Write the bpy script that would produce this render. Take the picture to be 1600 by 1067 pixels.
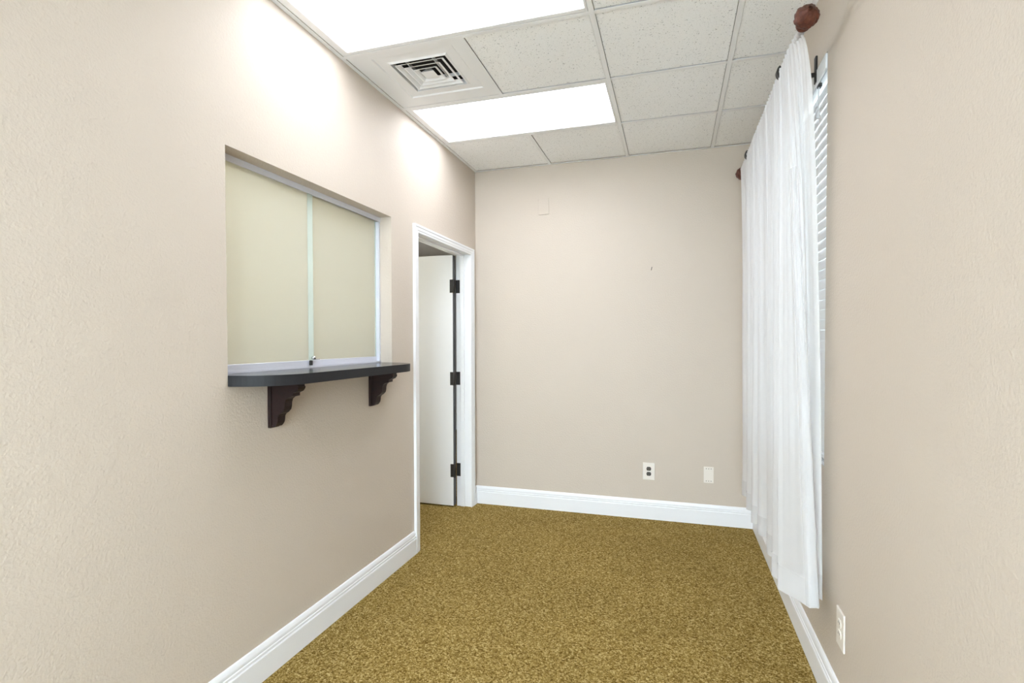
import bpy, bmesh, math, random
from mathutils import Vector, Matrix, noise

random.seed(7)
for o in list(bpy.data.objects):
    bpy.data.objects.remove(o, do_unlink=True)
scene = bpy.context.scene
COL = scene.collection

# ------------------------------------------------------------------ camera
CAM_H = 1.3758
F_PX, YAW, PITCH, ROLL, CY = 823.02, 0.29733, -0.01913, -0.00244, 547.35
fwd0 = Vector((-math.sin(YAW), math.cos(YAW), 0)); right0 = Vector((math.cos(YAW), math.sin(YAW), 0)); up0 = Vector((0, 0, 1))
fw = fwd0 * math.cos(PITCH) + up0 * math.sin(PITCH)
up1 = up0 * math.cos(PITCH) - fwd0 * math.sin(PITCH)
rt = right0 * math.cos(ROLL) + up1 * math.sin(ROLL)
up = up1 * math.cos(ROLL) - right0 * math.sin(ROLL)
cam_data = bpy.data.cameras.new('camera')
cam_data.sensor_width = 36.0
cam_data.lens = F_PX / 1600 * 36.0
cam_data.shift_y = (CY - 533.5) / 1600
cam_data.clip_start = 0.02
cam = bpy.data.objects.new('camera', cam_data)
COL.objects.link(cam)
M3 = Matrix((rt, up, -fw)).transposed()
cam.matrix_world = Matrix.Translation((0, 0, CAM_H)) @ M3.to_4x4()
scene.camera = cam

# ------------------------------------------------------------------ world, exposure
world = bpy.data.worlds.new('sky'); scene.world = world
world.use_nodes = True
bg = world.node_tree.nodes['Background']
bg.inputs['Color'].default_value = (0.80, 0.89, 1.0, 1)
bg.inputs['Strength'].default_value = 15.0
vs = scene.view_settings
vs.view_transform = 'Standard'; vs.look = 'None'; vs.gamma = 1.0; vs.use_curve_mapping = False
vs.exposure = 0.45
PANEL = 4.2          # glow of the ceiling light diffusers
PANEL_W = 5.0       # watts of each ceiling panel, thrown downwards by its prismatic lens
LIGHT_COL = (0.87, 0.91, 1.0)

# ------------------------------------------------------------------ key dimensions (metres)
XL, XR, YB, YF, H = -1.596, 0.5715, 4.163, -1.6, 2.784
WT = 0.124           # left wall thickness
XLB = XL - WT        # its other face

# ------------------------------------------------------------------ materials
def new_mat(name):
    m = bpy.data.materials.new(name); m.use_nodes = True
    nt = m.node_tree
    return m, nt, nt.nodes['Principled BSDF']

def plain(name, col, rough=0.5, metal=0.0, spec=0.5):
    m, nt, b = new_mat(name)
    b.inputs['Base Color'].default_value = (*col, 1)
    b.inputs['Roughness'].default_value = rough
    b.inputs['Metallic'].default_value = metal
    b.inputs['Specular IOR Level'].default_value = spec
    return m

def nd(nt, t, **kw):
    n = nt.nodes.new(t)
    for k, v in kw.items():
        setattr(n, k, v)
    return n

def coords(nt):
    g = nd(nt, 'ShaderNodeNewGeometry')
    return g.outputs['Position']

def noise_tex(nt, vec, scale, detail=3, rough=0.55):
    n = nd(nt, 'ShaderNodeTexNoise'); n.inputs['Scale'].default_value = scale
    n.inputs['Detail'].default_value = detail; n.inputs['Roughness'].default_value = rough
    nt.links.new(vec, n.inputs['Vector']); return n.outputs['Fac']

def ramp(nt, fac, stops):
    r = nd(nt, 'ShaderNodeValToRGB'); e = r.color_ramp.elements
    while len(e) < len(stops): e.new(0.5)
    for el, (p, c) in zip(e, stops):
        el.position = p; el.color = (*c, 1) if len(c) == 3 else c
    nt.links.new(fac, r.inputs['Fac']); return r.outputs['Color']

def bump(nt, h, dist, strength=1.0):
    b = nd(nt, 'ShaderNodeBump'); b.inputs['Distance'].default_value = dist
    b.inputs['Strength'].default_value = strength
    nt.links.new(h, b.inputs['Height']); return b.outputs['Normal']

def painted_wall(name, col):
    m, nt, b = new_mat(name)
    p = coords(nt)
    big = noise_tex(nt, p, 2.2, 2)
    c = ramp(nt, big, [(0.3, tuple(x * 0.985 for x in col)), (0.7, col)])
    nt.links.new(c, b.inputs['Base Color'])
    b.inputs['Roughness'].default_value = 0.62
    b.inputs['Specular IOR Level'].default_value = 0.3
    n1 = noise_tex(nt, p, 105, 2, 0.55)
    v = nd(nt, 'ShaderNodeTexVoronoi'); v.inputs['Scale'].default_value = 120
    nt.links.new(p, v.inputs['Vector'])
    mix = nd(nt, 'ShaderNodeMath', operation='MULTIPLY_ADD')
    nt.links.new(v.outputs['Distance'], mix.inputs[0]); mix.inputs[1].default_value = 0.35
    nt.links.new(n1, mix.inputs[2])
    nt.links.new(bump(nt, mix.outputs[0], 0.0022, 0.62), b.inputs['Normal'])
    return m

MAT = {}
MAT['wall'] = painted_wall('beige_textured_paint', (0.585, 0.510, 0.430))
MAT['wall_yellow'] = painted_wall('yellow_paint', (0.80, 0.76, 0.58))
MAT['wall_grey'] = painted_wall('corridor_paint', (0.78, 0.77, 0.74))
MAT['trim'] = plain('white_semigloss_trim', (0.83, 0.835, 0.85), 0.35)
MAT['door'] = plain('white_door_paint', (0.87, 0.875, 0.88), 0.4)
MAT['grid'] = plain('white_grid_metal', (0.84, 0.84, 0.84), 0.45)
MAT['vent'] = plain('white_vent_metal', (0.83, 0.83, 0.83), 0.5)
MAT['duct'] = plain('dark_duct', (0.012, 0.012, 0.012), 0.8)
MAT['plenum'] = plain('plenum_board', (0.25, 0.25, 0.25), 0.9)
MAT['aluminium'] = plain('brushed_aluminium', (0.74, 0.75, 0.82), 0.42, 0.35)
MAT['steel'] = plain('chrome', (0.75, 0.76, 0.78), 0.2, 1.0)
MAT['hinge'] = plain('oil_rubbed_bronze', (0.045, 0.042, 0.040), 0.42, 0.5)
MAT['iron'] = plain('blackened_iron', (0.035, 0.032, 0.030), 0.5, 0.3)
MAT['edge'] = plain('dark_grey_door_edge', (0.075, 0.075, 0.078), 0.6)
MAT['plate'] = plain('white_plastic_plate', (0.78, 0.725, 0.655), 0.4)
MAT['plate_line'] = plain('shadowed_slot', (0.12, 0.11, 0.10), 0.6)
MAT['receptacle'] = plain('dark_brown_plastic', (0.035, 0.026, 0.02), 0.4)
MAT['slot'] = plain('brass_slot', (0.30, 0.27, 0.22), 0.4, 0.5)
MAT['blind'] = plain('white_blind_vinyl', (0.86, 0.87, 0.87), 0.4)
MAT['black'] = plain('black_plastic', (0.02, 0.02, 0.02), 0.4)
MAT['cord'] = plain('grey_white_cord', (0.70, 0.70, 0.71), 0.7)
MAT['sash'] = plain('white_vinyl_sash', (0.82, 0.83, 0.84), 0.4)
MAT['glass_edge'] = plain('green_glass_edge', (0.60, 0.68, 0.60), 0.25)
MAT['bare_ground'] = plain('pale_pavement', (0.60, 0.595, 0.58), 0.9)

def mk_carpet():
    m, nt, b = new_mat('olive_gold_carpet')
    p = coords(nt)
    wn = nd(nt, 'ShaderNodeTexNoise'); wn.inputs['Scale'].default_value = 180; nt.links.new(p, wn.inputs['Vector'])
    wv = nd(nt, 'ShaderNodeVectorMath', operation='MULTIPLY_ADD'); wv.inputs[1].default_value = (0.006, 0.006, 0.006)
    nt.links.new(wn.outputs['Color'], wv.inputs[0]); nt.links.new(p, wv.inputs[2])
    def tuft(scale):
        v = nd(nt, 'ShaderNodeTexVoronoi'); v.inputs['Scale'].default_value = scale
        nt.links.new(wv.outputs[0], v.inputs['Vector'])
        sp = nd(nt, 'ShaderNodeSeparateColor'); nt.links.new(v.outputs['Color'], sp.inputs[0])
        return sp.outputs[0], v.outputs['Distance']
    t1, d1 = tuft(210); t2, d2 = tuft(120)
    a = nd(nt, 'ShaderNodeMath', operation='MULTIPLY_ADD'); a.inputs[1].default_value = 0.6
    nt.links.new(t2, a.inputs[0]); nt.links.new(t1, a.inputs[2])
    dv = nd(nt, 'ShaderNodeMath', operation='DIVIDE'); dv.inputs[1].default_value = 1.6; nt.links.new(a.outputs[0], dv.inputs[0])
    c = ramp(nt, dv.outputs[0], [(0.10, (0.095, 0.054, 0.010)), (0.42, (0.215, 0.142, 0.036)), (0.62, (0.298, 0.207, 0.063)), (0.94, (0.52, 0.395, 0.175))])
    n3 = noise_tex(nt, p, 1.6, 3, 0.5)
    hs = nd(nt, 'ShaderNodeHueSaturation')
    mr = nd(nt, 'ShaderNodeMapRange'); mr.inputs['From Min'].default_value = 0.3; mr.inputs['From Max'].default_value = 0.7
    mr.inputs['To Min'].default_value = 0.93; mr.inputs['To Max'].default_value = 1.07
    nt.links.new(n3, mr.inputs['Value']); nt.links.new(mr.outputs[0], hs.inputs['Value'])
    nt.links.new(c, hs.inputs['Color']); nt.links.new(hs.outputs[0], b.inputs['Base Color'])
    b.inputs['Roughness'].default_value = 1.0; b.inputs['Specular IOR Level'].default_value = 0.05
    nt.links.new(bump(nt, d1, 0.002, 0.4), b.inputs['Normal'])
    return m
MAT['carpet'] = mk_carpet()

def mk_tile():
    m, nt, b = new_mat('fissured_ceiling_tile')
    p = coords(nt)
    n1 = noise_tex(nt, p, 130, 2, 0.6)
    n2 = noise_tex(nt, p, 300, 1, 0.5)
    ft = (0.93, 0.93, 0.925)
    c1 = ramp(nt, n1, [(0.300, (0.45, 0.45, 0.45)), (0.365, ft)])
    c2 = ramp(nt, n2, [(0.27, (0.70, 0.70, 0.70)), (0.36, (1, 1, 1))])
    mx = nd(nt, 'ShaderNodeMix', data_type='RGBA', blend_type='MULTIPLY'); mx.inputs[0].default_value = 1
    nt.links.new(c1, mx.inputs[6]); nt.links.new(c2, mx.inputs[7])
    nt.links.new(mx.outputs[2], b.inputs['Base Color'])
    b.inputs['Roughness'].default_value = 0.95; b.inputs['Specular IOR Level'].default_value = 0.1
    nt.links.new(bump(nt, c1, 0.002, 0.7), b.inputs['Normal'])
    return m
MAT['tile'] = mk_tile()

def mk_diffuser():
    m, nt, b = new_mat('lit_acrylic_diffuser')
    b.inputs['Base Color'].default_value = (0.9, 0.9, 0.9, 1)
    b.inputs['Emission Color'].default_value = (*LIGHT_COL, 1)
    b.inputs['Emission Strength'].default_value = PANEL
    return m
MAT['diffuser'] = mk_diffuser()

def mk_lamp(name, col, s):
    m, nt, b = new_mat(name)
    b.inputs['Emission Color'].default_value = (*col, 1)
    b.inputs['Emission Strength'].default_value = s
    return m
MAT['lamp_reception'] = mk_lamp('reception_diffuser', (1.0, 0.97, 0.90), 14.0)
MAT['fill_corridor'] = mk_lamp('corridor_fill_diffuser', (0.96, 0.98, 1.0), 9.5)  # glow of the fill panels added in the corridor

def mk_frosted():
    m, nt, b = new_mat('frosted_glass')
    out = nt.nodes['Material Output']
    tr = nd(nt, 'ShaderNodeBsdfTranslucent'); tr.inputs['Color'].default_value = (0.95, 0.94, 0.85, 1)
    df = nd(nt, 'ShaderNodeBsdfDiffuse'); df.inputs['Color'].default_value = (0.84, 0.83, 0.74, 1)
    gl = nd(nt, 'ShaderNodeBsdfGlossy'); gl.inputs['Roughness'].default_value = 0.25
    m1 = nd(nt, 'ShaderNodeMixShader'); m1.inputs[0].default_value = 0.35
    nt.links.new(tr.outputs[0], m1.inputs[1]); nt.links.new(df.outputs[0], m1.inputs[2])
    fr = nd(nt, 'ShaderNodeFresnel'); fr.inputs['IOR'].default_value = 1.35
    m2 = nd(nt, 'ShaderNodeMixShader'); nt.links.new(fr.outputs[0], m2.inputs[0])
    nt.links.new(m1.outputs[0], m2.inputs[1]); nt.links.new(gl.outputs[0], m2.inputs[2])
    nt.links.new(m2.outputs[0], out.inputs['Surface'])
    return m
MAT['frosted'] = mk_frosted()

def mk_pane():
    m, nt, b = new_mat('clear_window_glass')
    out = nt.nodes['Material Output']
    t = nd(nt, 'ShaderNodeBsdfTransparent'); t.inputs['Color'].default_value = (0.93, 0.96, 0.95, 1)
    g = nd(nt, 'ShaderNodeBsdfGlossy'); g.inputs['Roughness'].default_value = 0.02
    f = nd(nt, 'ShaderNodeFresnel'); f.inputs['IOR'].default_value = 1.45
    mx = nd(nt, 'ShaderNodeMixShader')
    nt.links.new(f.outputs[0], mx.inputs[0]); nt.links.new(t.outputs[0], mx.inputs[1]); nt.links.new(g.outputs[0], mx.inputs[2])
    nt.links.new(mx.outputs[0], out.inputs['Surface'])
    return m
MAT['pane'] = mk_pane()

def mk_sheer(name, opacity):
    m, nt, b = new_mat(name)
    out = nt.nodes['Material Output']
    p = coords(nt)
    w = noise_tex(nt, p, 900, 1)
    nm = bump(nt, w, 0.0006, 0.35)
    d = nd(nt, 'ShaderNodeBsdfDiffuse'); d.inputs['Color'].default_value = (0.86, 0.855, 0.86, 1)
    t = nd(nt, 'ShaderNodeBsdfTranslucent'); t.inputs['Color'].default_value = (0.86, 0.86, 0.865, 1)
    nt.links.new(nm, d.inputs['Normal'])
    x = nd(nt, 'ShaderNodeBsdfTransparent')
    m1 = nd(nt, 'ShaderNodeMixShader'); m1.inputs[0].default_value = 0.38
    nt.links.new(d.outputs[0], m1.inputs[1]); nt.links.new(t.outputs[0], m1.inputs[2])
    m2 = nd(nt, 'ShaderNodeMixShader'); m2.inputs[0].default_value = opacity
    nt.links.new(x.outputs[0], m2.inputs[1]); nt.links.new(m1.outputs[0], m2.inputs[2])
    nt.links.new(m2.outputs[0], out.inputs['Surface'])
    return m
MAT['sheer'] = mk_sheer('white_sheer_voile', 0.80)
MAT['sheer_hem'] = mk_sheer('white_sheer_hem', 0.84)
MAT['sheer_side'] = mk_sheer('white_sheer_side_hem', 0.5)
MAT['sheer_bottom'] = mk_sheer('white_sheer_bottom_hem', 0.7)

def mk_laminate():
    m, nt, b = new_mat('charcoal_laminate')
    p = coords(nt)
    c = ramp(nt, noise_tex(nt, p, 60, 3), [(0.35, (0.011, 0.012, 0.015)), (0.7, (0.021, 0.022, 0.026))])
    nt.links.new(c, b.inputs['Base Color'])
    b.inputs['Roughness'].default_value = 0.2; b.inputs['Specular IOR Level'].default_value = 0.6
    return m
MAT['laminate'] = mk_laminate()
MAT['laminate_edge'] = plain('charcoal_edge_band', (0.017, 0.017, 0.019), 0.6, 0, 0.3)

def mk_wood(name, c0, c1, rough, sc=(6, 40, 40)):
    m, nt, b = new_mat(name)
    p = coords(nt)
    mp = nd(nt, 'ShaderNodeMapping'); mp.inputs['Scale'].default_value = sc
    nt.links.new(p, mp.inputs['Vector'])
    n = noise_tex(nt, mp.outputs[0], 2.0, 4)
    nt.links.new(ramp(nt, n, [(0.3, c0), (0.7, c1)]), b.inputs['Base Color'])
    b.inputs['Roughness'].default_value = rough; b.inputs['Specular IOR Level'].default_value = 0.3
    return m
MAT['darkwood'] = mk_wood('dark_espresso_wood', (0.010, 0.0035, 0.003), (0.020, 0.007, 0.006), 0.5)
MAT['finial'] = mk_wood('carved_mahogany', (0.055, 0.018, 0.012), (0.16, 0.052, 0.032), 0.42, (30, 30, 30))

# ------------------------------------------------------------------ mesh helpers
WORLD = {}     # world position of every object created (none is rotated)

def bm_box(bm, lo, hi, bevel=0.0, seg=1):
    c = [(a + b) / 2 for a, b in zip(lo, hi)]
    s = [max(b - a, 1e-5) for a, b in zip(lo, hi)]
    r = bmesh.ops.create_cube(bm, size=1.0, matrix=Matrix.Translation(c) @ Matrix.Diagonal((*s, 1)))
    if bevel > 0:
        es = list({e for v in r['verts'] for e in v.link_edges})
        bmesh.ops.bevel(bm, geom=es, offset=bevel, segments=seg, affect='EDGES', profile=0.5)

def bm_prism(bm, pts, axis, a, b):
    """polygon pts (2D) extruded along axis ('x','y','z') from a to b"""
    def P(q, t):
        if axis == 'x': return (t, q[0], q[1])
        if axis == 'y': return (q[0], t, q[1])
        return (q[0], q[1], t)
    v0 = [bm.verts.new(P(q, a)) for q in pts]; v1 = [bm.verts.new(P(q, b)) for q in pts]
    n = len(pts)
    bm.faces.new(v0); bm.faces.new(list(reversed(v1)))
    for i in range(n):
        bm.faces.new((v0[i], v1[i], v1[(i + 1) % n], v0[(i + 1) % n]))

def bm_cyl(bm, p0, p1, r0, r1=None, n=16):
    r1 = r0 if r1 is None else r1
    p0, p1 = Vector(p0), Vector(p1); d = p1 - p0
    q = d.to_track_quat('Z', 'Y').to_matrix().to_4x4()
    bmesh.ops.create_cone(bm, cap_ends=True, segments=n, radius1=r0, radius2=r1, depth=d.length,
                          matrix=Matrix.Translation((p0 + p1) / 2) @ q)

def bm_lathe(bm, prof, centre, axis_dir, n=24, wob=None):
    """prof: (t along axis, radius)"""
    q = Vector(axis_dir).to_track_quat('Z', 'Y').to_matrix()
    rings = []
    for k, (t, r) in enumerate(prof):
        ring = []
        for i in range(n):
            a = 2 * math.pi * i / n
            rr = r * (wob(a, t) if wob else 1)
            ring.append(bm.verts.new(Vector(centre) + q @ Vector((rr * math.cos(a), rr * math.sin(a), t))))
        rings.append(ring)
    for A, B in zip(rings, rings[1:]):
        for i in range(n):
            bm.faces.new((A[i], A[(i + 1) % n], B[(i + 1) % n], B[i]))
    bm.faces.new(list(reversed(rings[0]))); bm.faces.new(rings[-1])

def put(name, bm, mat, parent=None, smooth=False, origin=None):
    """link a bmesh given in world coordinates as ONE mesh object"""
    bmesh.ops.recalc_face_normals(bm, faces=bm.faces)
    vs_ = [v.co for v in bm.verts]
    lo = [min(v[i] for v in vs_) for i in range(3)]; hi = [max(v[i] for v in vs_) for i in range(3)]
    org = Vector(origin) if origin else Vector(((lo[0] + hi[0]) / 2, (lo[1] + hi[1]) / 2, lo[2]))
    for v in bm.verts: v.co -= org
    me = bpy.data.meshes.new(name); bm.to_mesh(me); bm.free()
    if smooth:
        for p in me.polygons: p.use_smooth = True
    me.materials.append(MAT[mat])
    o = bpy.data.objects.new(name, me); COL.objects.link(o)
    WORLD[o.name] = org
    o.location = org
    if parent is not None:
        o.parent = parent; o.location = org - WORLD[parent.name]
    return o

def box(name, lo, hi, mat, parent=None, bevel=0.0, seg=1):
    bm = bmesh.new(); bm_box(bm, lo, hi, bevel, seg)
    return put(name, bm, mat, parent)

def boxes(name, lst, mat, parent=None, bevel=0.0):
    bm = bmesh.new()
    for lo, hi in lst: bm_box(bm, lo, hi, bevel)
    return put(name, bm, mat, parent)

def empty(name, loc):
    o = bpy.data.objects.new(name, None); COL.objects.link(o)
    o.empty_display_size = 0.05
    o.location = loc; WORLD[o.name] = Vector(loc); return o

def tag(o, label, cat, group=None):
    o['label'] = label; o['category'] = cat
    if group: o['group'] = group
    return o

def struct(o, label=None, cat=None):
    o['kind'] = 'structure'
    if label: o['label'] = label
    if cat: o['category'] = cat
    return o

def copy_obj(o, name, world, parent):
    c = o.copy(); c.name = name; COL.objects.link(c)
    c.parent = parent
    WORLD[c.name] = Vector(world)
    c.location = Vector(world) - (WORLD[parent.name] if parent else Vector())
    return c

# ------------------------------------------------------------------ room shell
struct(box('floor', (-4.6, YF - 0.1, -0.06), (XR + 0.16, 8.0, 0.0), 'carpet'),
       'olive gold speckled cut pile carpet covering the floor', 'floor')

# openings in the left wall: pass-through and doorway
PY0, PY1, PZ0, PZ1 = 1.573, 2.778, 1.204, 2.106
DY0, DY1, DZ1 = 3.090, 4.052, 2.092        # rough doorway (jamb boards line it)
def wall_with_holes(name, x0, x1, y0, y1, z1, holes, mat):
    """wall slab in a y-z plane, cut into cells around the holes; one welded mesh"""
    ys = sorted({y0, y1, *[h[0] for h in holes], *[h[1] for h in holes]})
    zs = sorted({0.0, z1, *[h[2] for h in holes], *[h[3] for h in holes]})
    solid = {}
    for i in range(len(ys) - 1):
        for j in range(len(zs) - 1):
            cy_, cz_ = (ys[i] + ys[i + 1]) / 2, (zs[j] + zs[j + 1]) / 2
            solid[i, j] = not any(h[0] < cy_ < h[1] and h[2] < cz_ < h[3] for h in holes)
    bm = bmesh.new(); vc = {}
    def V(x, y, z):
        k = (round(x, 5), round(y, 5), round(z, 5))
        if k not in vc: vc[k] = bm.verts.new(k)
        return vc[k]
    for (i, j), s in solid.items():
        if not s: continue
        ya, yb_, za, zb = ys[i], ys[i + 1], zs[j], zs[j + 1]
        for x in (x0, x1):
            bm.faces.new([V(x, ya, za), V(x, yb_, za), V(x, yb_, zb), V(x, ya, zb)])
        for (di, dj, q) in ((-1, 0, [(ya, za), (ya, zb)]), (1, 0, [(yb_, za), (yb_, zb)]), (0, -1, [(ya, za), (yb_, za)]), (0, 1, [(ya, zb), (yb_, zb)])):
            if not solid.get((i + di, j + dj), False):
                (a, b), (c, d) = q
                bm.faces.new([V(x0, a, b), V(x1, a, b), V(x1, c, d), V(x0, c, d)])
    return put(name, bm, mat)

WH = H + 0.12
wl = wall_with_holes('wall_left', XLB, XL, YF, 8.0, WH, [(PY0, PY1, PZ0, PZ1), (DY0, DY1, 0.0, DZ1)], 'wall')
struct(wl, 'beige orange peel textured wall with pass-through opening and doorway', 'wall')
struct(box('wall_back', (XL, YB, 0), (XR + 0.16, YB + 0.12, WH), 'wall'), 'beige textured end wall between doorway and curtain', 'wall')
WY0, WY1, WZ0, WZ1 = 2.345, 3.715, 0.872, 2.502
struct(wall_with_holes('wall_right', XR, XR + 0.16, YF, YB, WH, [(WY0, WY1, WZ0, WZ1)], 'wall'),
       'beige textured wall with the curtained window', 'wall')
EX0, EX1, EZ = -1.50, 0.50, 2.50
struct(boxes('wall_front', [((XL, YF - 0.1, 0), (EX0, YF, WH)), ((EX1, YF - 0.1, 0), (XR + 0.16, YF, WH)), ((EX0, YF - 0.1, EZ), (EX1, YF, WH))], 'wall'), 'beige wall behind the viewpoint', 'wall')
d2 = empty('fill_door', (-0.5, YF - 0.05, 0)); struct(d2, 'unseen glazed double door added behind the viewpoint for daylight fill', 'door')  # unseen glazed entrance, added so daylight fills the room from behind
for x0_, x1_ in ((EX0, -0.50), (-0.50, EX1)):
    for lo, hi in (((x0_, 0), (x0_ + 0.06, EZ)), ((x1_ - 0.06, 0), (x1_, EZ)), ((x0_ + 0.06, 0), (x1_ - 0.06, 0.15)), ((x0_ + 0.06, EZ - 0.06), (x1_ - 0.06, EZ))):
        box('fill_door_rail', (lo[0], YF - 0.08, lo[1]), (hi[0], YF - 0.03, hi[1]), 'trim', d2)
    box('fill_door_glass', (x0_ + 0.06, YF - 0.058, 0.15), (x1_ - 0.06, YF - 0.052, EZ - 0.06), 'pane', d2)

# rooms beyond the left wall: reception behind the glass, corridor behind the door
XO = -4.5
struct(box('wall_reception_west', (XO - 0.1, 0.2, 0), (XO, 2.9, WH), 'wall_yellow'), 'yellow reception wall behind frosted glass', 'wall')
struct(box('wall_reception_south', (XO, 0.1, 0), (XLB, 0.2, WH), 'wall_yellow'), 'yellow reception side wall behind frosted glass', 'wall')
struct(box('wall_partition', (XO, 2.9, 0), (XLB, 3.0, WH), 'wall_yellow'), 'partition wall between reception and corridor', 'wall')
struct(box('wall_corridor_west', (-3.3, 3.0, 0), (-3.2, 8.0, WH), 'wall_grey'), 'grey corridor wall beyond the doorway', 'wall')
struct(box('wall_corridor_end', (-3.3, 7.9, 0), (XLB, 8.0, WH), 'wall_grey'), 'end wall of the corridor beyond the doorway', 'wall')
rc = struct(box('ceiling_reception', (XO, 0.2, 2.70), (XLB, 2.9, 2.76), 'tile'), 'reception ceiling behind frosted glass', 'ceiling')
cc = struct(box('ceiling_corridor', (-3.2, 3.0, 2.46), (XLB, 7.9, 2.52), 'tile'), 'grey corridor ceiling seen above the open door', 'ceiling')

# ------------------------------------------------------------------ ceiling: slab, tees, tiles
ceil_ = struct(box('ceiling', (XL - 0.02, YF, H + 0.10), (XR + 0.02, YB, H + 0.16), 'plenum'),
               'suspended ceiling of white fissured tiles in a white metal grid', 'ceiling')
XA, XB, XC, XD = -1.560, -0.951, -0.341, 0.2685
YL = [2.2953 - 0.6107 * k for k in range(1, 7)][::-1] + [2.2953, 2.9065, 3.5171]
TW = 0.012
def tee(lo, hi, along):
    (x0, y0), (x1, y1) = lo, hi
    if along == 'y':
        b = [((x0 - TW, y0, H), (x0 + TW, y1, H + 0.0018)), ((x0 - 0.001, y0, H + 0.0018), (x0 + 0.001, y1, H + 0.035))]
    else:
        b = [((x0, y0 - TW, H + 0.0004), (x1, y0 + TW, H + 0.0018)), ((x0, y0 - 0.001, H + 0.0018), (x1, y0 + 0.001, H + 0.035))]
    boxes('ceiling_tee', b, 'grid', ceil_)
for x in (XC, XD): tee((x, YF + 0.02), (x, YB - 0.02), 'y')
rows = list(zip(YL, YL[1:])) + [(YL[-1], YB - 0.01)]
rows = [(YF + 0.01, YL[0])] + rows
light_rows = {round(YL[5], 3): 1, round(2.9065, 3): 2, round(YL[1], 3): 3}
for y in YL:
    tee((XL + 0.022, y), (XC - TW, y), 'x'); tee((XC + TW, y), (XD - TW, y), 'x'); tee((XD + TW, y), (XR - 0.022, y), 'x')
# wall angles
for k, (lo, hi) in enumerate([((XL, YF, H), (XL + 0.022, YB, H + 0.002)), ((XL + 0.022, YB - 0.022, H), (XR - 0.022, YB, H + 0.002)), ((XR - 0.022, YF, H), (XR, YB, H + 0.002)), ((XL + 0.022, YF, H), (XR - 0.022, YF + 0.022, H + 0.002))]):
    struct(box('trim_%d' % (k + 1), lo, hi, 'grid'), 'white metal wall angle at the ceiling edge', 'trim')
    # (labelled below per side)
for nm, lb in (('trim_1', 'white metal ceiling edge angle along the pass-through wall'), ('trim_2', 'white metal ceiling edge angle along the end wall'),
               ('trim_3', 'white metal ceiling edge angle along the window wall'), ('trim_4', 'white metal ceiling edge angle behind the viewpoint')):
    bpy.data.objects[nm]['label'] = lb
def tile(x0, x1, y0, y1, dz=0.0):
    g = 0.0127
    lo = (x0 + g, y0 + g, H + 0.0055 + dz); hi = (x1 - g, y1 - g, H + 0.021 + dz)
    box('ceiling_tile', lo, hi, 'tile', ceil_, 0.0015)
vent_row = (2.2953, 2.9065)
for (y0, y1) in rows:
    lit = round(y0, 3) in light_rows
    tile(XC, XD, y0, y1); tile(XD, XR - 0.004, y0, y1)
    if lit: continue
    tile(XB, XC, y0, y1)
    if abs(y0 - vent_row[0]) > 1e-3:
        tile(XA - 0.03, XB, y0, y1)
    if not abs(y1 - rows[0][1]) < 1e-6:
        pass
for (y0, y1) in rows:
    if round(y0, 3) in light_rows: continue
    boxes('ceiling_tee', [((XB - TW, y0 + TW, H + 0.0004), (XB + TW, y1 - TW, H + 0.0018)), ((XB - 0.001, y0 + TW, H + 0.0018), (XB + 0.001, y1 - TW, H + 0.035))], 'grid', ceil_)

# ceiling lights
def ceiling_light(y0, y1, label):
    x0, x1 = XL + 0.024, XC - TW - 0.001
    ya, yb_ = y0 + TW + 0.001, y1 - TW - 0.001
    root = empty('ceiling_light', ((x0 + x1) / 2, (ya + yb_) / 2, H))
    tag(root, label, 'ceiling light', 'recessed ceiling light panels')
    bw, bx = 0.026, 0.040
    z0, z1 = H + 0.001, H + 0.012
    for lo, hi in (((x0, ya, z0), (x0 + bx, yb_, z1)), ((x1 - 0.012, ya, z0), (x1, yb_, z1)),
                   ((x0 + bx, ya, z0), (x1 - 0.012, ya + bw, z1)), ((x0 + bx, yb_ - bw, z0), (x1 - 0.012, yb_, z1))):
        box('frame_rail', lo, hi, 'grid', root, 0.002)
    box('diffuser', (x0 + bx - 0.004, ya + bw - 0.004, H + 0.008), (x1 - 0.008, yb_ - bw + 0.004, H + 0.011), 'diffuser', root)
    ld = bpy.data.lights.new('panel_lamp', 'AREA'); ld.shape = 'RECTANGLE'
    ld.size = x1 - x0 - 0.05; ld.size_y = yb_ - ya - 0.05; ld.energy = PANEL_W; ld.color = LIGHT_COL; ld.spread = math.radians(170)
    lo_ = bpy.data.objects.new('panel_lamp', ld); COL.objects.link(lo_); lo_.parent = root; lo_.location = (0.008, 0, 0.006)
    box('housing', (x0, ya, H + 0.013), (x1, yb_, H + 0.09), 'grid', root)
ceiling_light(1.6846, 2.2953, 'large lit rectangular ceiling panel at the top edge, nearer than the vent')
ceiling_light(2.9065, 3.5171, 'lit rectangular ceiling panel beyond the vent, near the end wall')

ceiling_light(YL[1], YL[2], 'unseen ceiling panel added behind the viewpoint as fill light')  # extra panel out of view, added to brighten the near walls

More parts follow.
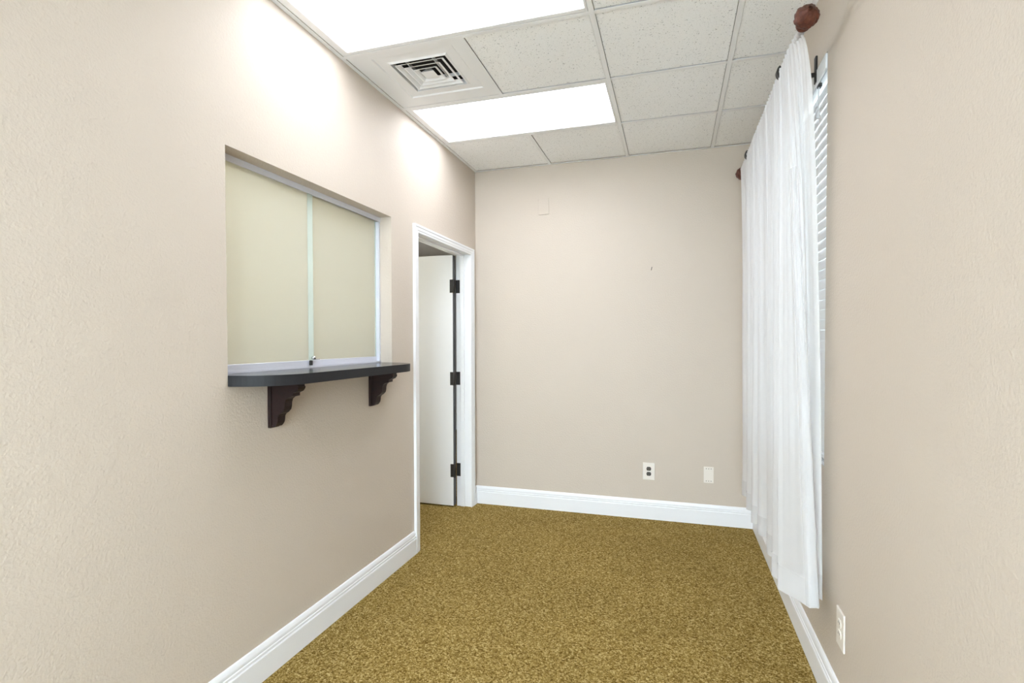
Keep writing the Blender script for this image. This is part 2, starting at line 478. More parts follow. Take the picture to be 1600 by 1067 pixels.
# air vent
def air_vent():
    x0, x1, y0, y1 = XL + 0.024, XB - TW, vent_row[0] + TW, vent_row[1] - TW
    cx, cy = -1.238, 2.572
    root = empty('air_vent', (cx, cy, H))
    tag(root, 'white square four-way louvered air vent between the two ceiling lights', 'air vent')
    R0, R1 = 0.152, 0.215
    zb = H + 0.003
    # face panel: flat sheet with a square hole, raised bevel rim
    bm = bmesh.new()
    def sq(a, z): return [bm.verts.new((cx + sx * a, cy + sy * a, z)) for sx, sy in ((-1, -1), (1, -1), (1, 1), (-1, 1))]
    outer = [bm.verts.new(q) for q in ((x0, y0, zb), (x1, y0, zb), (x1, y1, zb), (x0, y1, zb))]
    loops = [outer, sq(R1 + 0.006, zb), sq(R1, zb + 0.006), sq(R0 + 0.012, zb + 0.004), sq(R0, zb - 0.002), sq(R0, zb + 0.03)]
    for A, B in zip(loops, loops[1:]):
        for i in range(4): bm.faces.new((A[i], A[(i + 1) % 4], B[(i + 1) % 4], B[i]))
    put('face_panel', bm, 'vent', root)
    box('duct_box', (cx - R0 - 0.002, cy - R0 - 0.002, H + 0.062), (cx + R0 + 0.002, cy + R0 + 0.002, H + 0.068), 'duct', root)
    boxes('duct_wall', [((cx - R0 - 0.004, cy - R0 - 0.004, H + 0.034), (cx - R0 - 0.001, cy + R0 + 0.004, H + 0.064)), ((cx + R0 + 0.001, cy - R0 - 0.004, H + 0.034), (cx + R0 + 0.004, cy + R0 + 0.004, H + 0.064)),
                        ((cx - R0, cy - R0 - 0.004, H + 0.034), (cx + R0, cy - R0 - 0.001, H + 0.064)), ((cx - R0, cy + R0 + 0.001, H + 0.034), (cx + R0, cy + R0 + 0.004, H + 0.064))], 'duct', root)
    # concentric vanes flaring outward at the bottom
    for rb in (0.136, 0.102, 0.069):
        bm = bmesh.new(); t = 0.0015; rise = 0.014; inn = 0.022
        def sq2(a, z): return [bm.verts.new((cx + sx * a, cy + sy * a, z)) for sx, sy in ((-1, -1), (1, -1), (1, 1), (-1, 1))]
        L = [sq2(rb, H + 0.001), sq2(rb - inn, H + 0.001 + rise), sq2(rb - inn - t, H + 0.001 + rise), sq2(rb - 0.006, H + 0.001)]
        for A, B in zip(L, L[1:] + L[:1]):
            for i in range(4): bm.faces.new((A[i], A[(i + 1) % 4], B[(i + 1) % 4], B[i]))
        put('louver', bm, 'vent', root)
    bm = bmesh.new()
    def sq3(a, z): return [bm.verts.new((cx + sx * a, cy + sy * a, z)) for sx, sy in ((-1, -1), (1, -1), (1, 1), (-1, 1))]
    L = [sq3(0.036, H + 0.001), sq3(0.016, H + 0.024)]
    for i in range(4): bm.faces.new((L[0][i], L[0][(i + 1) % 4], L[1][(i + 1) % 4], L[1][i]))
    bm.faces.new(L[0][::-1]); bm.faces.new(L[1])
    put('center_plate', bm, 'vent', root)
    for k, a in enumerate((-0.075, 0.072)):
        box('support_rib', (cx + a - 0.0015, cy - 0.14, H + 0.012), (cx + a + 0.0015, cy + 0.14, H + 0.030), 'vent', root)
    box('support_rib', (cx - 0.14, cy + 0.07, H + 0.012), (cx + 0.14, cy + 0.073, H + 0.030), 'vent', root)
air_vent()

# ------------------------------------------------------------------ baseboards
BP = [(0, 0), (0.0165, 0), (0.0165, 0.097), (0.0145, 0.101), (0.0110, 0.1025), (0.0110, 0.1055), (0.0140, 0.107), (0.0140, 0.114), (0.0100, 0.1165), (0.0100, 0.1205),
      (0.0128, 0.123), (0.0122, 0.131), (0.0090, 0.141), (0.0060, 0.1465), (0.0, 0.148)]
def baseboard(name, side, a, b, label):
    bm = bmesh.new()
    if side == 'left': bm_prism(bm, [(XL + d, z) for d, z in BP], 'y', a, b)
    if side == 'right': bm_prism(bm, [(XR - d, z) for d, z in BP], 'y', a, b)
    if side == 'back': bm_prism(bm, [(YB - d, z) for d, z in BP], 'x', a, b)
    if side == 'front': bm_prism(bm, [(YF + d, z) for d, z in BP], 'x', a, b)
    struct(put(name, bm, 'trim'), label, 'baseboard')
CO0, CO1 = 3.046, 4.096      # outer edges of the door casing
baseboard('baseboard_left', 'left', YF, CO0 - 0.0005, 'white moulded baseboard along the pass-through wall')
baseboard('baseboard_corner', 'left', CO1 + 0.0005, YB - 0.017, 'short white baseboard piece between door casing and corner')
baseboard('baseboard_back', 'back', XL, XR, 'white moulded baseboard along the end wall')
baseboard('baseboard_right', 'right', YF, YB - 0.017, 'white moulded baseboard under the curtained window')
baseboard('baseboard_front', 'front', XL + 0.017, XR - 0.017, 'white moulded baseboard behind the viewpoint')

# ------------------------------------------------------------------ doorway: casing, jambs, stops
CI0, CI1, CZI, CZO = 3.108, 4.034, 2.074, 2.126
tr = empty('trim_5', (XL, (CO0 + CO1) / 2, 0)); struct(tr, 'white moulded door casing and jambs around the doorway', 'trim')
def casing_v(yo, yi):
    s = 1 if yi > yo else -1
    pts = [(XL, yo), (XL + 0.018, yo), (XL + 0.018, yo + s * 0.012), (XL + 0.0145, yo + s * 0.020), (XL + 0.0145, yi - s * 0.020), (XL + 0.0115, yi - s * 0.014), (XL + 0.0115, yi - s * 0.004), (XL + 0.008, yi), (XL, yi)]
    bm = bmesh.new(); bm_prism(bm, pts, 'z', 0.0, CZO if True else CZI)
    # mitre the top
    for v in bm.verts:
        if v.co.z > 1: v.co.z = CZO - abs(v.co.y - yo) * (CZO - CZI) / abs(yi - yo)
    put('casing', bm, 'trim', tr)
casing_v(CO0, CI0); casing_v(CO1, CI1)
bm = bmesh.new()
pts = [(XL, CZO), (XL + 0.018, CZO), (XL + 0.018, CZO - 0.012), (XL + 0.0145, CZO - 0.018), (XL + 0.0145, CZI + 0.018), (XL + 0.0115, CZI + 0.014), (XL + 0.0115, CZI + 0.004), (XL + 0.008, CZI), (XL, CZI)]
bm_prism(bm, pts, 'y', CO0, CO1)
for v in bm.verts:
    f_ = (CZO - v.co.z) / (CZO - CZI)
    v.co.y = (CO0 + f_ * (CI0 - CO0)) if v.co.y < 3.5 else (CO1 - f_ * (CO1 - CI1))
put('casing', bm, 'trim', tr)
JB0, JB1, JZ = 3.103, 4.039, 2.079
box('jamb', (XLB, DY0, 0), (XL, JB0, JZ), 'trim', tr); box('jamb', (XLB, JB1, 0), (XL, DY1, JZ), 'trim', tr)
box('jamb', (XLB, DY0, JZ), (XL, DY1, DZ1), 'trim', tr)
SX0, SX1 = -1.683, -1.648
box('door_stop', (SX0, JB0, 0), (SX1, JB0 + 0.011, JZ), 'trim', tr, 0.002); box('door_stop', (SX0, JB1 - 0.011, 0), (SX1, JB1, JZ), 'trim', tr, 0.002)
box('door_stop', (SX0, JB0 + 0.011, JZ - 0.011), (SX1, JB1 - 0.011, JZ), 'trim', tr, 0.002)
# casing on the corridor side
for lo, hi in (((XLB - 0.015, CO0, 0), (XLB, CI0, CZO)), ((XLB - 0.015, CO0, CZI + 0.004), (XLB, CO1, CZO))):
    box('rear_casing', lo, hi, 'trim', tr, 0.002)

# open door leaf, swung 90 degrees into the corridor
DX1 = -1.7265
door = box('door_1', (DX1 - 0.91, 3.988, 0.012), (DX1 - 0.003, 4.036, 2.074), 'door', None, 0.002)
struct(door, 'plain white door standing open beyond the doorway', 'door')
box('hinge_edge', (DX1 - 0.003, 3.990, 0.014), (DX1, 4.036, 2.072), 'edge', door)['label'] = 'dark grey hinge edge of the door'  # thin strip in a darker grey than the door leaf
def hinge(zc):
    bm = bmesh.new()
    bm_box(bm, (DX1 - 0.028, 3.9865, zc - 0.054), (DX1 + 0.002, 3.9885, zc + 0.054))        # leaf wrap seen on the door side
    bm_box(bm, (DX1 - 0.001, 3.988, zc - 0.054), (DX1 + 0.002, 4.026, zc + 0.054))
    h = put('hinge', bm, 'hinge', door)
    box('jamb_leaf', (-1.722, JB1 - 0.0025, zc - 0.054), (-1.684, JB1 - 0.0002, zc + 0.054), 'hinge', h)
    bm = bmesh.new(); bm_cyl(bm, (-1.7205, 3.990, zc - 0.057), (-1.7205, 3.990, zc + 0.057), 0.0060, n=14)
    put('knuckle', bm, 'hinge', h, True)
    for dz in (-0.036, -0.012, 0.012, 0.036):
        bm = bmesh.new(); bm_cyl(bm, (-1.697 - 0.008 * (1 if dz in (-0.012, 0.012) else 0), JB1 - 0.0038, zc + dz), (-1.697 - 0.008 * (1 if dz in (-0.012, 0.012) else 0), JB1 - 0.002, zc + dz), 0.0035, n=8)
        put('screw', bm, 'iron', h)
for zc in (1.820, 1.062, 0.303): hinge(zc)
bm = bmesh.new(); bm_lathe(bm, [(0, 0.030), (0.006, 0.030), (0.008, 0.012), (0.03, 0.011), (0.036, 0.024), (0.05, 0.028), (0.062, 0.02), (0.065, 0.006)], (DX1 - 0.85, 3.988, 0.95), (0, -1, 0), 20)
put('door_knob', bm, 'hinge', door, True)

# ------------------------------------------------------------------ pass-through window
pw = empty('window_2', (XL - 0.08, (PY0 + PY1) / 2, PZ0)); struct(pw, 'frosted sliding glass pass-through window with aluminium tracks', 'window')
XT0, XT1 = -1.703, -1.668       # track depth
SHZ = 1.246
boxes('top_track', [((XT0, PY0 + 0.001, 2.098), (XT1, PY1 - 0.001, PZ1 - 0.0005)), ((XT1 - 0.002, PY0 + 0.001, 2.079), (XT1, PY1 - 0.001, 2.098)), ((-1.6865, PY0 + 0.001, 2.084), (-1.6845, PY1 - 0.001, 2.098)), ((XT0, PY0 + 0.001, 2.079), (XT0 + 0.002, PY1 - 0.001, 2.098))], 'aluminium', pw)
boxes('bottom_track', [((XT0, PY0 + 0.001, SHZ + 0.0003), (XT1, PY1 - 0.001, SHZ + 0.004)), ((XT1 - 0.002, PY0 + 0.001, SHZ + 0.004), (XT1, PY1 - 0.001, SHZ + 0.010)), ((XT0, PY0 + 0.001, SHZ + 0.004), (XT0 + 0.002, PY1 - 0.001, SHZ + 0.010))], 'aluminium', pw)
for yy, s in ((PY1, -1), (PY0, 1)):
    a, b = sorted((yy + s * 0.001, yy + s * 0.014))
    box('side_channel', (XT0, a, SHZ + 0.010), (XT1 - 0.003, b, 2.079), 'aluminium', pw)
def glass_panel(xc, y0, y1, clear_y, clip):
    g = box('glass_panel', (xc - 0.003, y0, SHZ + 0.030), (xc + 0.003, y1, 2.094), 'frosted', pw)
    box('clear_edge', (xc - 0.003, y1 + 0.0002 if clear_y > y1 else clear_y, SHZ + 0.030), (xc + 0.003, clear_y if clear_y > y1 else y0 - 0.0002, 2.094), 'glass_edge', g)
    ya, yb_ = (y0, max(y1, clear_y)) if clear_y > y1 else (min(clear_y, y0), y1)
    box('bottom_rail', (xc - 0.0065, ya, SHZ + 0.005), (xc + 0.0065, yb_, SHZ + 0.036), 'aluminium', g, 0.001)
    return g
ga = glass_panel(-1.6765, PY0 + 0.016, 2.130, 2.168, True)
gb = glass_panel(-1.6945, 2.120, PY1 - 0.016 - 0.012, PY1 - 0.016, False)
# small lock on the meeting edge
lk = empty('lock', (-1.668, 2.15, SHZ + 0.03)); lk.parent = pw; lk.location = Vector((-1.668, 2.15, SHZ + 0.03)) - WORLD[pw.name]
bm = bmesh.new(); bm_box(bm, (-1.6695, 2.128, SHZ + 0.012), (-1.658, 2.142, SHZ + 0.036), 0.002); put('lock_body', bm, 'iron', lk)
bm = bmesh.new(); bm_cyl(bm, (-1.669, 2.153, SHZ + 0.047), (-1.655, 2.153, SHZ + 0.047), 0.008, n=14); put('lock_barrel', bm, 'steel', lk, True)
bm = bmesh.new(); bm_box(bm, (-1.668, 2.150, SHZ + 0.038), (-1.664, 2.205, SHZ + 0.043), 0.001); put('lock_bar', bm, 'steel', lk)

# shelf with large rounded corners
def shelf():
    z0, z1 = 1.2045, SHZ
    R, ya, yb_ = 0.197, PY0 + 0.0005, PY1 - 0.0005
    x0, xf = XL - 0.118, XL + 0.0005 + R
    pts = [(x0, ya)]
    for k in range(0, 17):
        a = math.radians(-90 + 90 * k / 16); pts.append((XL + 0.0005 + R * math.cos(a), ya + R + R * math.sin(a)))
    for k in range(0, 17):
        a = math.radians(90 * k / 16); pts.append((XL + 0.0005 + R * math.cos(a), yb_ - R + R * math.sin(a)))
    pts.append((x0, yb_))
    root = empty('counter_shelf', (XL, (ya + yb_) / 2, z0))
    tag(root, 'charcoal laminate counter shelf with rounded corners below the frosted glass', 'shelf')
    bm = bmesh.new(); bm_prism(bm, pts, 'z', z0, z1)
    put('shelf_top', bm, 'laminate', root)
    # thin edge band following the front
    edge = pts[1:-1]
    bm = bmesh.new(); n = len(edge); A = []; 
    for i, q in enumerate(edge):
        p0 = Vector(edge[max(i - 1, 0)]); p1 = Vector(edge[min(i + 1, n - 1)])
        t = (p1 - p0).normalized(); nn = Vector((t.y, -t.x)) * 0.0012
        A.append([bm.verts.new((q[0], q[1], z0)), bm.verts.new((q[0] + nn.x, q[1] + nn.y, z0)), bm.verts.new((q[0] + nn.x, q[1] + nn.y, z1 - 0.0006)), bm.verts.new((q[0], q[1], z1 - 0.0006))])
    for a, b in zip(A, A[1:]):
        for j in range(4): bm.faces.new((a[j], a[(j + 1) % 4], b[(j + 1) % 4], b[j]))
    put('edge_band', bm, 'laminate_edge', root)
shelf()

def shelf_bracket(yc, label):
    z1 = 1.2042
    w = 0.019
    root = empty('shelf_bracket', (XL, yc, 1.017))
    tag(root, label, 'bracket', 'carved brackets under the counter shelf')
    box('back_plate', (XL + 0.0005, yc - 0.026, 1.017), (XL + 0.016, yc + 0.026, z1), 'darkwood', root, 0.002)
    prof = [(0.016, 1.024), (0.030, 1.024), (0.036, 1.030), (0.043, 1.040), (0.046, 1.052), (0.047, 1.066), (0.053, 1.075), (0.066, 1.083), (0.077, 1.094),
            (0.081, 1.108), (0.082, 1.124), (0.087, 1.138), (0.099, 1.147), (0.117, 1.151), (0.121, 1.152), (0.121, 1.164), (0.127, 1.167), (0.139, 1.172), (0.147, 1.182), (0.149, 1.190), (0.149, z1), (0.016, z1)]
    bm = bmesh.new(); bm_prism(bm, [(XL + d, z) for d, z in prof], 'y', yc - w, yc + w)
    put('scroll_arm', bm, 'darkwood', root)
    # moulded raised rim along the scroll edge
    bm = bmesh.new(); A = []
    for d, z in prof[:-2]:
        A.append([bm.verts.new((XL + d - 0.006, yc - w - 0.003, z + 0.004)), bm.verts.new((XL + d + 0.002, yc - w - 0.003, z - 0.001)), bm.verts.new((XL + d + 0.002, yc + w + 0.003, z - 0.001)), bm.verts.new((XL + d - 0.006, yc + w + 0.003, z + 0.004))])
    for a, b in zip(A, A[1:]):
        for j in range(4): bm.faces.new((a[j], a[(j + 1) % 4], b[(j + 1) % 4], b[j]))
    bm.faces.new(A[0]); bm.faces.new(A[-1][::-1])
    put('scroll_rim', bm, 'darkwood', root)
shelf_bracket(1.797, 'dark brown scrolled wooden bracket under the near rounded end of the shelf')
shelf_bracket(2.548, 'dark brown scrolled wooden bracket under the shelf end nearer the doorway')

# ------------------------------------------------------------------ wall plates and nail
def plate_back(name, x0, x1, z0, z1, mat, label, cat):
    root = empty(name, ((x0 + x1) / 2, YB, z0)); tag(root, label, cat)
    box('cover', (x0, YB - (0.008 if mat == 'wall' else 0.006), z0), (x1, YB - 0.0003, z1), mat, root, 0.0025, 2)
    return root
r = plate_back('blank_wall_plate', -1.048, -0.960, 2.388, 2.523, 'wall', 'beige painted blank cover plate high on the end wall', 'wall plate')
o = plate_back('wall_outlet', -0.222, -0.133, 0.301, 0.434, 'plate', 'white wall plate with two dark brown sockets low on end wall', 'outlet')
for zc in (0.3870, 0.3480):
    bm = bmesh.new(); bm_cyl(bm, (-0.1775, YB - 0.0085, zc), (-0.1775, YB - 0.005, zc), 0.0175, n=20)
    for v in bm.verts:
        v.co.z = zc + max(-0.0142, min(0.0142, v.co.z - zc))
    s = put('socket', bm, 'receptacle', o)
    for dx in (-0.0065, 0.0065): box('slot', (-0.1775 + dx - 0.001, YB - 0.0092, zc - 0.001), (-0.1775 + dx + 0.001, YB - 0.0084, zc + 0.007), 'slot', s)
    bm = bmesh.new(); bm_cyl(bm, (-0.1775, YB - 0.0092, zc - 0.007), (-0.1775, YB - 0.0084, zc - 0.007), 0.0025, n=10); put('ground_hole', bm, 'slot', s)
bm = bmesh.new(); bm_cyl(bm, (-0.1775, YB - 0.0072, 0.3675), (-0.1775, YB - 0.0055, 0.3675), 0.003, n=10); put('screw', bm, 'plate', o)
j = plate_back('jack_plate', 0.219, 0.289, 0.310, 0.431, 'plate', 'off-white cover plate with small screw holes, nearest the curtain on end wall', 'wall plate')
box('insert', (0.237, YB - 0.0072, 0.333), (0.271, YB - 0.0055, 0.408), 'plate', j, 0.0006)
for zc in (0.4165, 0.3245):
    for dx in (-0.017, 0.0, 0.017):
        bm = bmesh.new(); bm_cyl(bm, (0.254 + dx, YB - 0.0068, zc), (0.254 + dx, YB - 0.0055, zc), 0.0032, n=10); put('screw', bm, 'plate_line', j)
# outlet on the window wall
yc, zc0 = 2.099, 0.354
ro = empty('wall_outlet', (XR, yc, 0.287)); tag(ro, 'white outlet plate low on the window wall beside the curtain', 'outlet')
box('cover', (XR - 0.0065, yc - 0.042, 0.287), (XR - 0.0003, yc + 0.042, 0.421), 'plate', ro, 0.0025, 2)
for zc in (zc0 + 0.0195, zc0 - 0.0195):
    bm = bmesh.new(); bm_cyl(bm, (XR - 0.009, yc, zc), (XR - 0.0055, yc, zc), 0.0175, n=20)
    for v in bm.verts: v.co.z = zc + max(-0.0142, min(0.0142, v.co.z - zc))
    s = put('socket', bm, 'plate', ro)
    for dy in (-0.0065, 0.0065): box('slot', (XR - 0.0097, yc + dy - 0.001, zc - 0.001), (XR - 0.0089, yc + dy + 0.001, zc + 0.007), 'plate_line', s)
# nail in the end wall
bm = bmesh.new(); bm_cyl(bm, (-0.164, YB + 0.004, 1.905), (-0.157, YB - 0.020, 1.930), 0.0022, n=8)
nl = tag(put('nail', bm, 'iron'), 'small dark nail sticking out of the end wall', 'nail')

# ------------------------------------------------------------------ window on the right wall
w1 = empty('window_1', (XR + 0.13, (WY0 + WY1) / 2, WZ0)); struct(w1, 'white framed window behind the blind and sheer curtain', 'window')
fx0, fx1 = XR + 0.105, XR + 0.155
box('window_frame', (fx0, WY0, WZ0), (fx1, WY0 + 0.045, WZ1), 'sash', w1); box('window_frame', (fx0, WY1 - 0.045, WZ0), (fx1, WY1, WZ1), 'sash', w1)
box('window_frame', (fx0, WY0 + 0.045, WZ0), (fx1, WY1 - 0.045, WZ0 + 0.045), 'sash', w1); box('window_frame', (fx0, WY0 + 0.045, WZ1 - 0.045), (fx1, WY1 - 0.045, WZ1), 'sash', w1)
zm = (WZ0 + WZ1) / 2
box('meeting_rail', (fx0, WY0 + 0.045, zm - 0.02), (fx1, WY1 - 0.045, zm + 0.02), 'sash', w1)
for za, zb in ((WZ0 + 0.045, zm - 0.02), (zm + 0.02, WZ1 - 0.045)):
    box('pane', (fx0 + 0.02, WY0 + 0.045, za), (fx0 + 0.026, WY1 - 0.045, zb), 'pane', w1)
box('window_sill', (XR + 0.004, WY0 + 0.001, WZ0 + 0.0003), (fx0, WY1 - 0.001, WZ0 + 0.012), 'sash', w1)
struct(box('floor_outside', (XR + 0.17, YF - 0.12, -0.12), (9, 14, -0.06), 'bare_ground'), 'pale pavement outside the window', 'ground')
struct(box('floor_bounce', (-9, -12, -0.12), (9, YF - 0.12, -0.06), 'bare_ground'), 'unseen pale pavement added behind the viewpoint to bounce daylight indoors', 'ground')  # unseen pale ground, added to bounce daylight through the glazed door

# blind
def window_blind():
    root = empty('window_blind', (XR + 0.03, (WY0 + WY1) / 2, WZ0 + 0.013))
    tag(root, 'white horizontal slat blind between sheer curtain and window', 'blind')
    ya, yb_ = WY0 + 0.008, WY1 - 0.008
    xc = XR + 0.036
    box('head_rail', (xc - 0.022, ya, 2.452), (xc + 0.026, yb_, 2.499), 'blind', root, 0.002)
    v = box('valance', (XR - 0.004, ya + 0.004, 2.440), (XR + 0.004, yb_ - 0.004, 2.4995), 'blind', root, 0.0015)
    box('valance_return', (XR + 0.004, ya + 0.004, 2.440), (XR + 0.014, ya + 0.010, 2.499), 'blind', v)
    # slats share one mesh
    tilt = math.radians(81)
    hw = 0.025; pitch = 0.0425
    ca, sa = math.cos(tilt), math.sin(tilt)
    def slat_bm(zc):
        bm = bmesh.new()
        A = []
        for yy in (ya, yb_):
            ring = []
            for side in (1, -1):
                seq = range(5) if side == 1 else range(4, -1, -1)
                for k in seq:
                    s = -1 + 2 * k / 4
                    crown = 0.002 * (1 - s * s)
                    px, pz = s * hw, crown + side * 0.0014
                    ring.append(bm.verts.new((xc + px * ca - pz * sa, yy, zc + px * sa + pz * ca)))
            A.append(ring)
        n = len(A[0])
        for i in range(n): bm.faces.new((A[0][i], A[0][(i + 1) % n], A[1][(i + 1) % n], A[1][i]))
        bm.faces.new(A[0]); bm.faces.new(A[1][::-1])
        return bm
    z = 2.420; first = None
    while z > WZ0 + 0.050:
        if first is None: first = put('slat', slat_bm(z), 'blind', root, origin=(xc, (ya + yb_) / 2, z))
        else: copy_obj(first, 'slat', (xc, (ya + yb_) / 2, z), root)
        z -= pitch
    box('bottom_rail', (xc - 0.025, ya, WZ0 + 0.020), (xc + 0.025, yb_, WZ0 + 0.036), 'blind', root, 0.002)
    for yy in (ya + 0.16, (ya + yb_) / 2, yb_ - 0.16):
        boxes('ladder_cord', [((xc - 0.0265, yy - 0.001, WZ0 + 0.03), (xc - 0.0255, yy + 0.001, 2.455)), ((xc + 0.0255, yy - 0.001, WZ0 + 0.03), (xc + 0.0265, yy + 0.001, 2.455))], 'cord', root)
    # cord lock, pull cords and tassel near the close end
    bm = bmesh.new(); bm_box(bm, (XR + 0.006, 2.505, 2.434), (XR + 0.020, 2.530, 2.450), 0.002); put('cord_lock', bm, 'black', root)
    for dy, zl in ((0.0, 2.335), (0.012, 2.352)):
        bm = bmesh.new(); bm_cyl(bm, (XR + 0.004, 2.500 + dy, zl), (XR + 0.010, 2.512 + dy * 0.4, 2.440), 0.0013, n=6); c = put('pull_cord', bm, 'cord', root)
        bm = bmesh.new(); bm_lathe(bm, [(0, 0.003), (0.008, 0.005), (0.025, 0.0085), (0.034, 0.009), (0.038, 0.006)], (XR + 0.004, 2.500 + dy, zl + 0.002), (0, 0, -1), 12); put('tassel', bm, 'cord', c, True)
window_blind()

# ------------------------------------------------------------------ curtain rod, brackets, finials
RX, RZ = 0.446, 2.515
def curtain_rod():
    root = empty('curtain_rod', (RX, 3.03, RZ - 0.016))
    tag(root, 'dark wooden curtain rod with carved bulb finials above the window', 'curtain rod')
    bm = bmesh.new(); bm_cyl(bm, (RX, 2.15, RZ), (RX, 3.89, RZ), 0.0100, n=20); put('rod', bm, 'finial', root, True)
    def wob(a, t):
        if t < 0.045: return 1.0
        return 1 + 0.075 * math.sin(9 * a + t * 120) * math.sin(t * 330) + 0.03 * math.sin(5 * a - t * 60)
    prof = [(0, 0.018), (0.004, 0.026), (0.012, 0.029), (0.020, 0.027), (0.024, 0.020), (0.030, 0.0195), (0.034, 0.024), (0.040, 0.027), (0.045, 0.026)]
    for k in range(1, 19):
        s = k / 18.0
        prof.append((0.045 + 0.085 * s, 0.028 + 0.021 * math.sin(math.pi * min(1, s * 1.15) ** 0.8) * (1 - 0.35 * s) - 0.024 * s ** 4))
    prof.append((0.1315, 0.010))
    prof = [(t * 0.86, r * 0.86) for t, r in prof]
    for y, d in ((2.168, -1), (3.878, 1)):
        bm = bmesh.new(); bm_lathe(bm, prof, (RX, y, RZ), (0, d, 0), 54, wob)
        put('finial', bm, 'finial', root, True)
curtain_rod()
def rod_bracket(y, label):
    root = empty('rod_bracket', (XR, y, RZ - 0.05)); tag(root, label, 'bracket', 'curtain rod brackets')
    box('wall_plate', (XR - 0.008, y - 0.014, RZ - 0.065), (XR - 0.0003, y + 0.014, RZ + 0.045), 'iron', root, 0.002)
    box('arm', (RX + 0.020, y - 0.009, RZ - 0.036), (XR - 0.008, y + 0.009, RZ - 0.022), 'iron', root, 0.002)
    bm = bmesh.new(); A = []
    r0, r1, w = 0.0215, 0.0300, 0.016
    for k in range(19):
        a = math.radians(-60 - 175 * k / 18)
        A.append([bm.verts.new((RX + r * math.cos(a), y + s * w, RZ + r * math.sin(a))) for r, s in ((r0, -1), (r1, -1), (r1, 1), (r0, 1))])
    for a, b in zip(A, A[1:]):
        for i in range(4): bm.faces.new((a[i], a[(i + 1) % 4], b[(i + 1) % 4], b[i]))
    bm.faces.new(A[0]); bm.faces.new(A[-1][::-1])
    put('cup', bm, 'iron', root)
rod_bracket(2.508, 'black iron curtain rod bracket nearer the viewer, hooked around the rod')
rod_bracket(3.552, 'black iron curtain rod bracket at the far end, near the end wall')

# ------------------------------------------------------------------ sheer curtain
HEM_Z, TOP_Z = 0.365, RZ
# (hem x, hem y, exponent of how quickly the fold opens below the rod)
CP = [(0.470, 3.785, .6), (0.445, 3.735, .6), (0.432, 3.70, .6), (0.450, 3.655, .6), (0.490, 3.62, .6), (0.485, 3.55, .6), (0.440, 3.475, .6), (0.424, 3.42, .6), (0.445, 3.37, .6), (0.490, 3.33, .6),
      (0.480, 3.26, .6), (0.430, 3.19, .6), (0.416, 3.155, .6), (0.430, 3.125, .6), (0.475, 3.09, .6), (0.470, 3.05, .6), (0.434, 3.01, .6), (0.424, 2.985, .6), (0.440, 2.95, .6), (0.490, 2.90, .6), (0.484, 2.82, .6),
      (0.440, 2.755, .6), (0.428, 2.72, .6), (0.440, 2.685, .6), (0.485, 2.64, .6), (0.475, 2.57, .6), (0.425, 2.505, .6), (0.407, 2.475, .6), (0.420, 2.445, .6), (0.448, 2.41, .6), (0.432, 2.372, .6),
      (0.410, 2.350, .6), (0.425, 2.320, .7), (0.455, 2.270, .8), (0.489, 2.217, .95), (0.498, 2.208, 1.0), (0.518, 2.212, 1.0), (0.526, 2.222, .95), (0.520, 2.275, .6), (0.515, 2.32, .45), (0.530, 2.325, .4), (0.545, 2.29, .35), (0.556, 2.285, .35)]
def catmull(pts, n):
    out = []
    m = len(pts)
    for i in range(n):
        u = i / (n - 1) * (m - 1); k = min(int(u), m - 2); t = u - k
        P = [pts[max(0, min(m - 1, k + d))] for d in (-1, 0, 1, 2)]
        out.append(tuple(0.5 * ((2 * P[1][c]) + (-P[0][c] + P[2][c]) * t + (2 * P[0][c] - 5 * P[1][c] + 4 * P[2][c] - P[3][c]) * t * t + (-P[0][c] + 3 * P[1][c] - 3 * P[2][c] + P[3][c]) * t ** 3) for c in range(len(P[1]))))
    return out
NC = 420
PATH = catmull(CP, NC)
arc = [0.0]
for a, b in zip(PATH, PATH[1:]): arc.append(arc[-1] + math.hypot(a[0] - b[0], a[1] - b[1]))
arc = [a / arc[-1] for a in arc]
CY0, CY1 = 3.860, 2.178
def cloth(i, z, off=0.0):
    hx, hy, e = PATH[i]; s = arc[i]
    g = 2 * math.pi * s * 46
    tx = RX - 0.0175 + 0.0030 * math.sin(g) + 0.002 * math.sin(2.3 * g)
    ty = CY0 + (CY1 - CY0) * s + 0.003 * math.cos(g)
    if s > 0.93: tx += (s - 0.93) / 0.07 * 0.010
    h = max(0.0, (TOP_Z - z) / (TOP_Z - HEM_Z))
    w = h ** e
    # gathers die out a little below the rod and re-form as broad folds
    x = tx * (1 - w) + hx * w
    y = ty * (1 - w) + hy * w
    fade = math.exp(-h * 3.0)
    x += 0.006 * math.sin(2 * math.pi * s * 23 + 1.0) * fade * min(1, h * 12)
    x += 0.0035 * noise.noise(Vector((s * 30, z * 1.3, 3.1))) * min(1, h * 4)
    y += 0.004 * noise.noise(Vector((s * 26, z * 1.7, 9.1))) * min(1, h * 4)
    if off:
        a = PATH[max(i - 1, 0)]; b = PATH[min(i + 1, NC - 1)]
        t = Vector((b[0] - a[0], b[1] - a[1])); t.normalize()
        x += t.y * off; y += -t.x * off
    return (x, y, z)
curtain = empty('sheer_curtain', (0.47, 3.0, HEM_Z))
tag(curtain, 'long white sheer curtain gathered on the dark rod over the window', 'curtain')
def sheet(name, i0, i1, z0, z1, nz, mat, off=0.0, wr=None):
    bm = bmesh.new(); rows_ = []
    for r in range(nz + 1):
        z = z1 + (z0 - z1) * r / nz
        row = []
        for i in range(i0, i1 + 1):
            c = cloth(i, z, off)
            if wr: c = wr(c, i, z)
            row.append(bm.verts.new(c))
        rows_.append(row)
    for A, B in zip(rows_, rows_[1:]):
        for k in range(len(A) - 1): bm.faces.new((A[k], A[k + 1], B[k + 1], B[k]))
    return put(name, bm, mat, curtain, True)
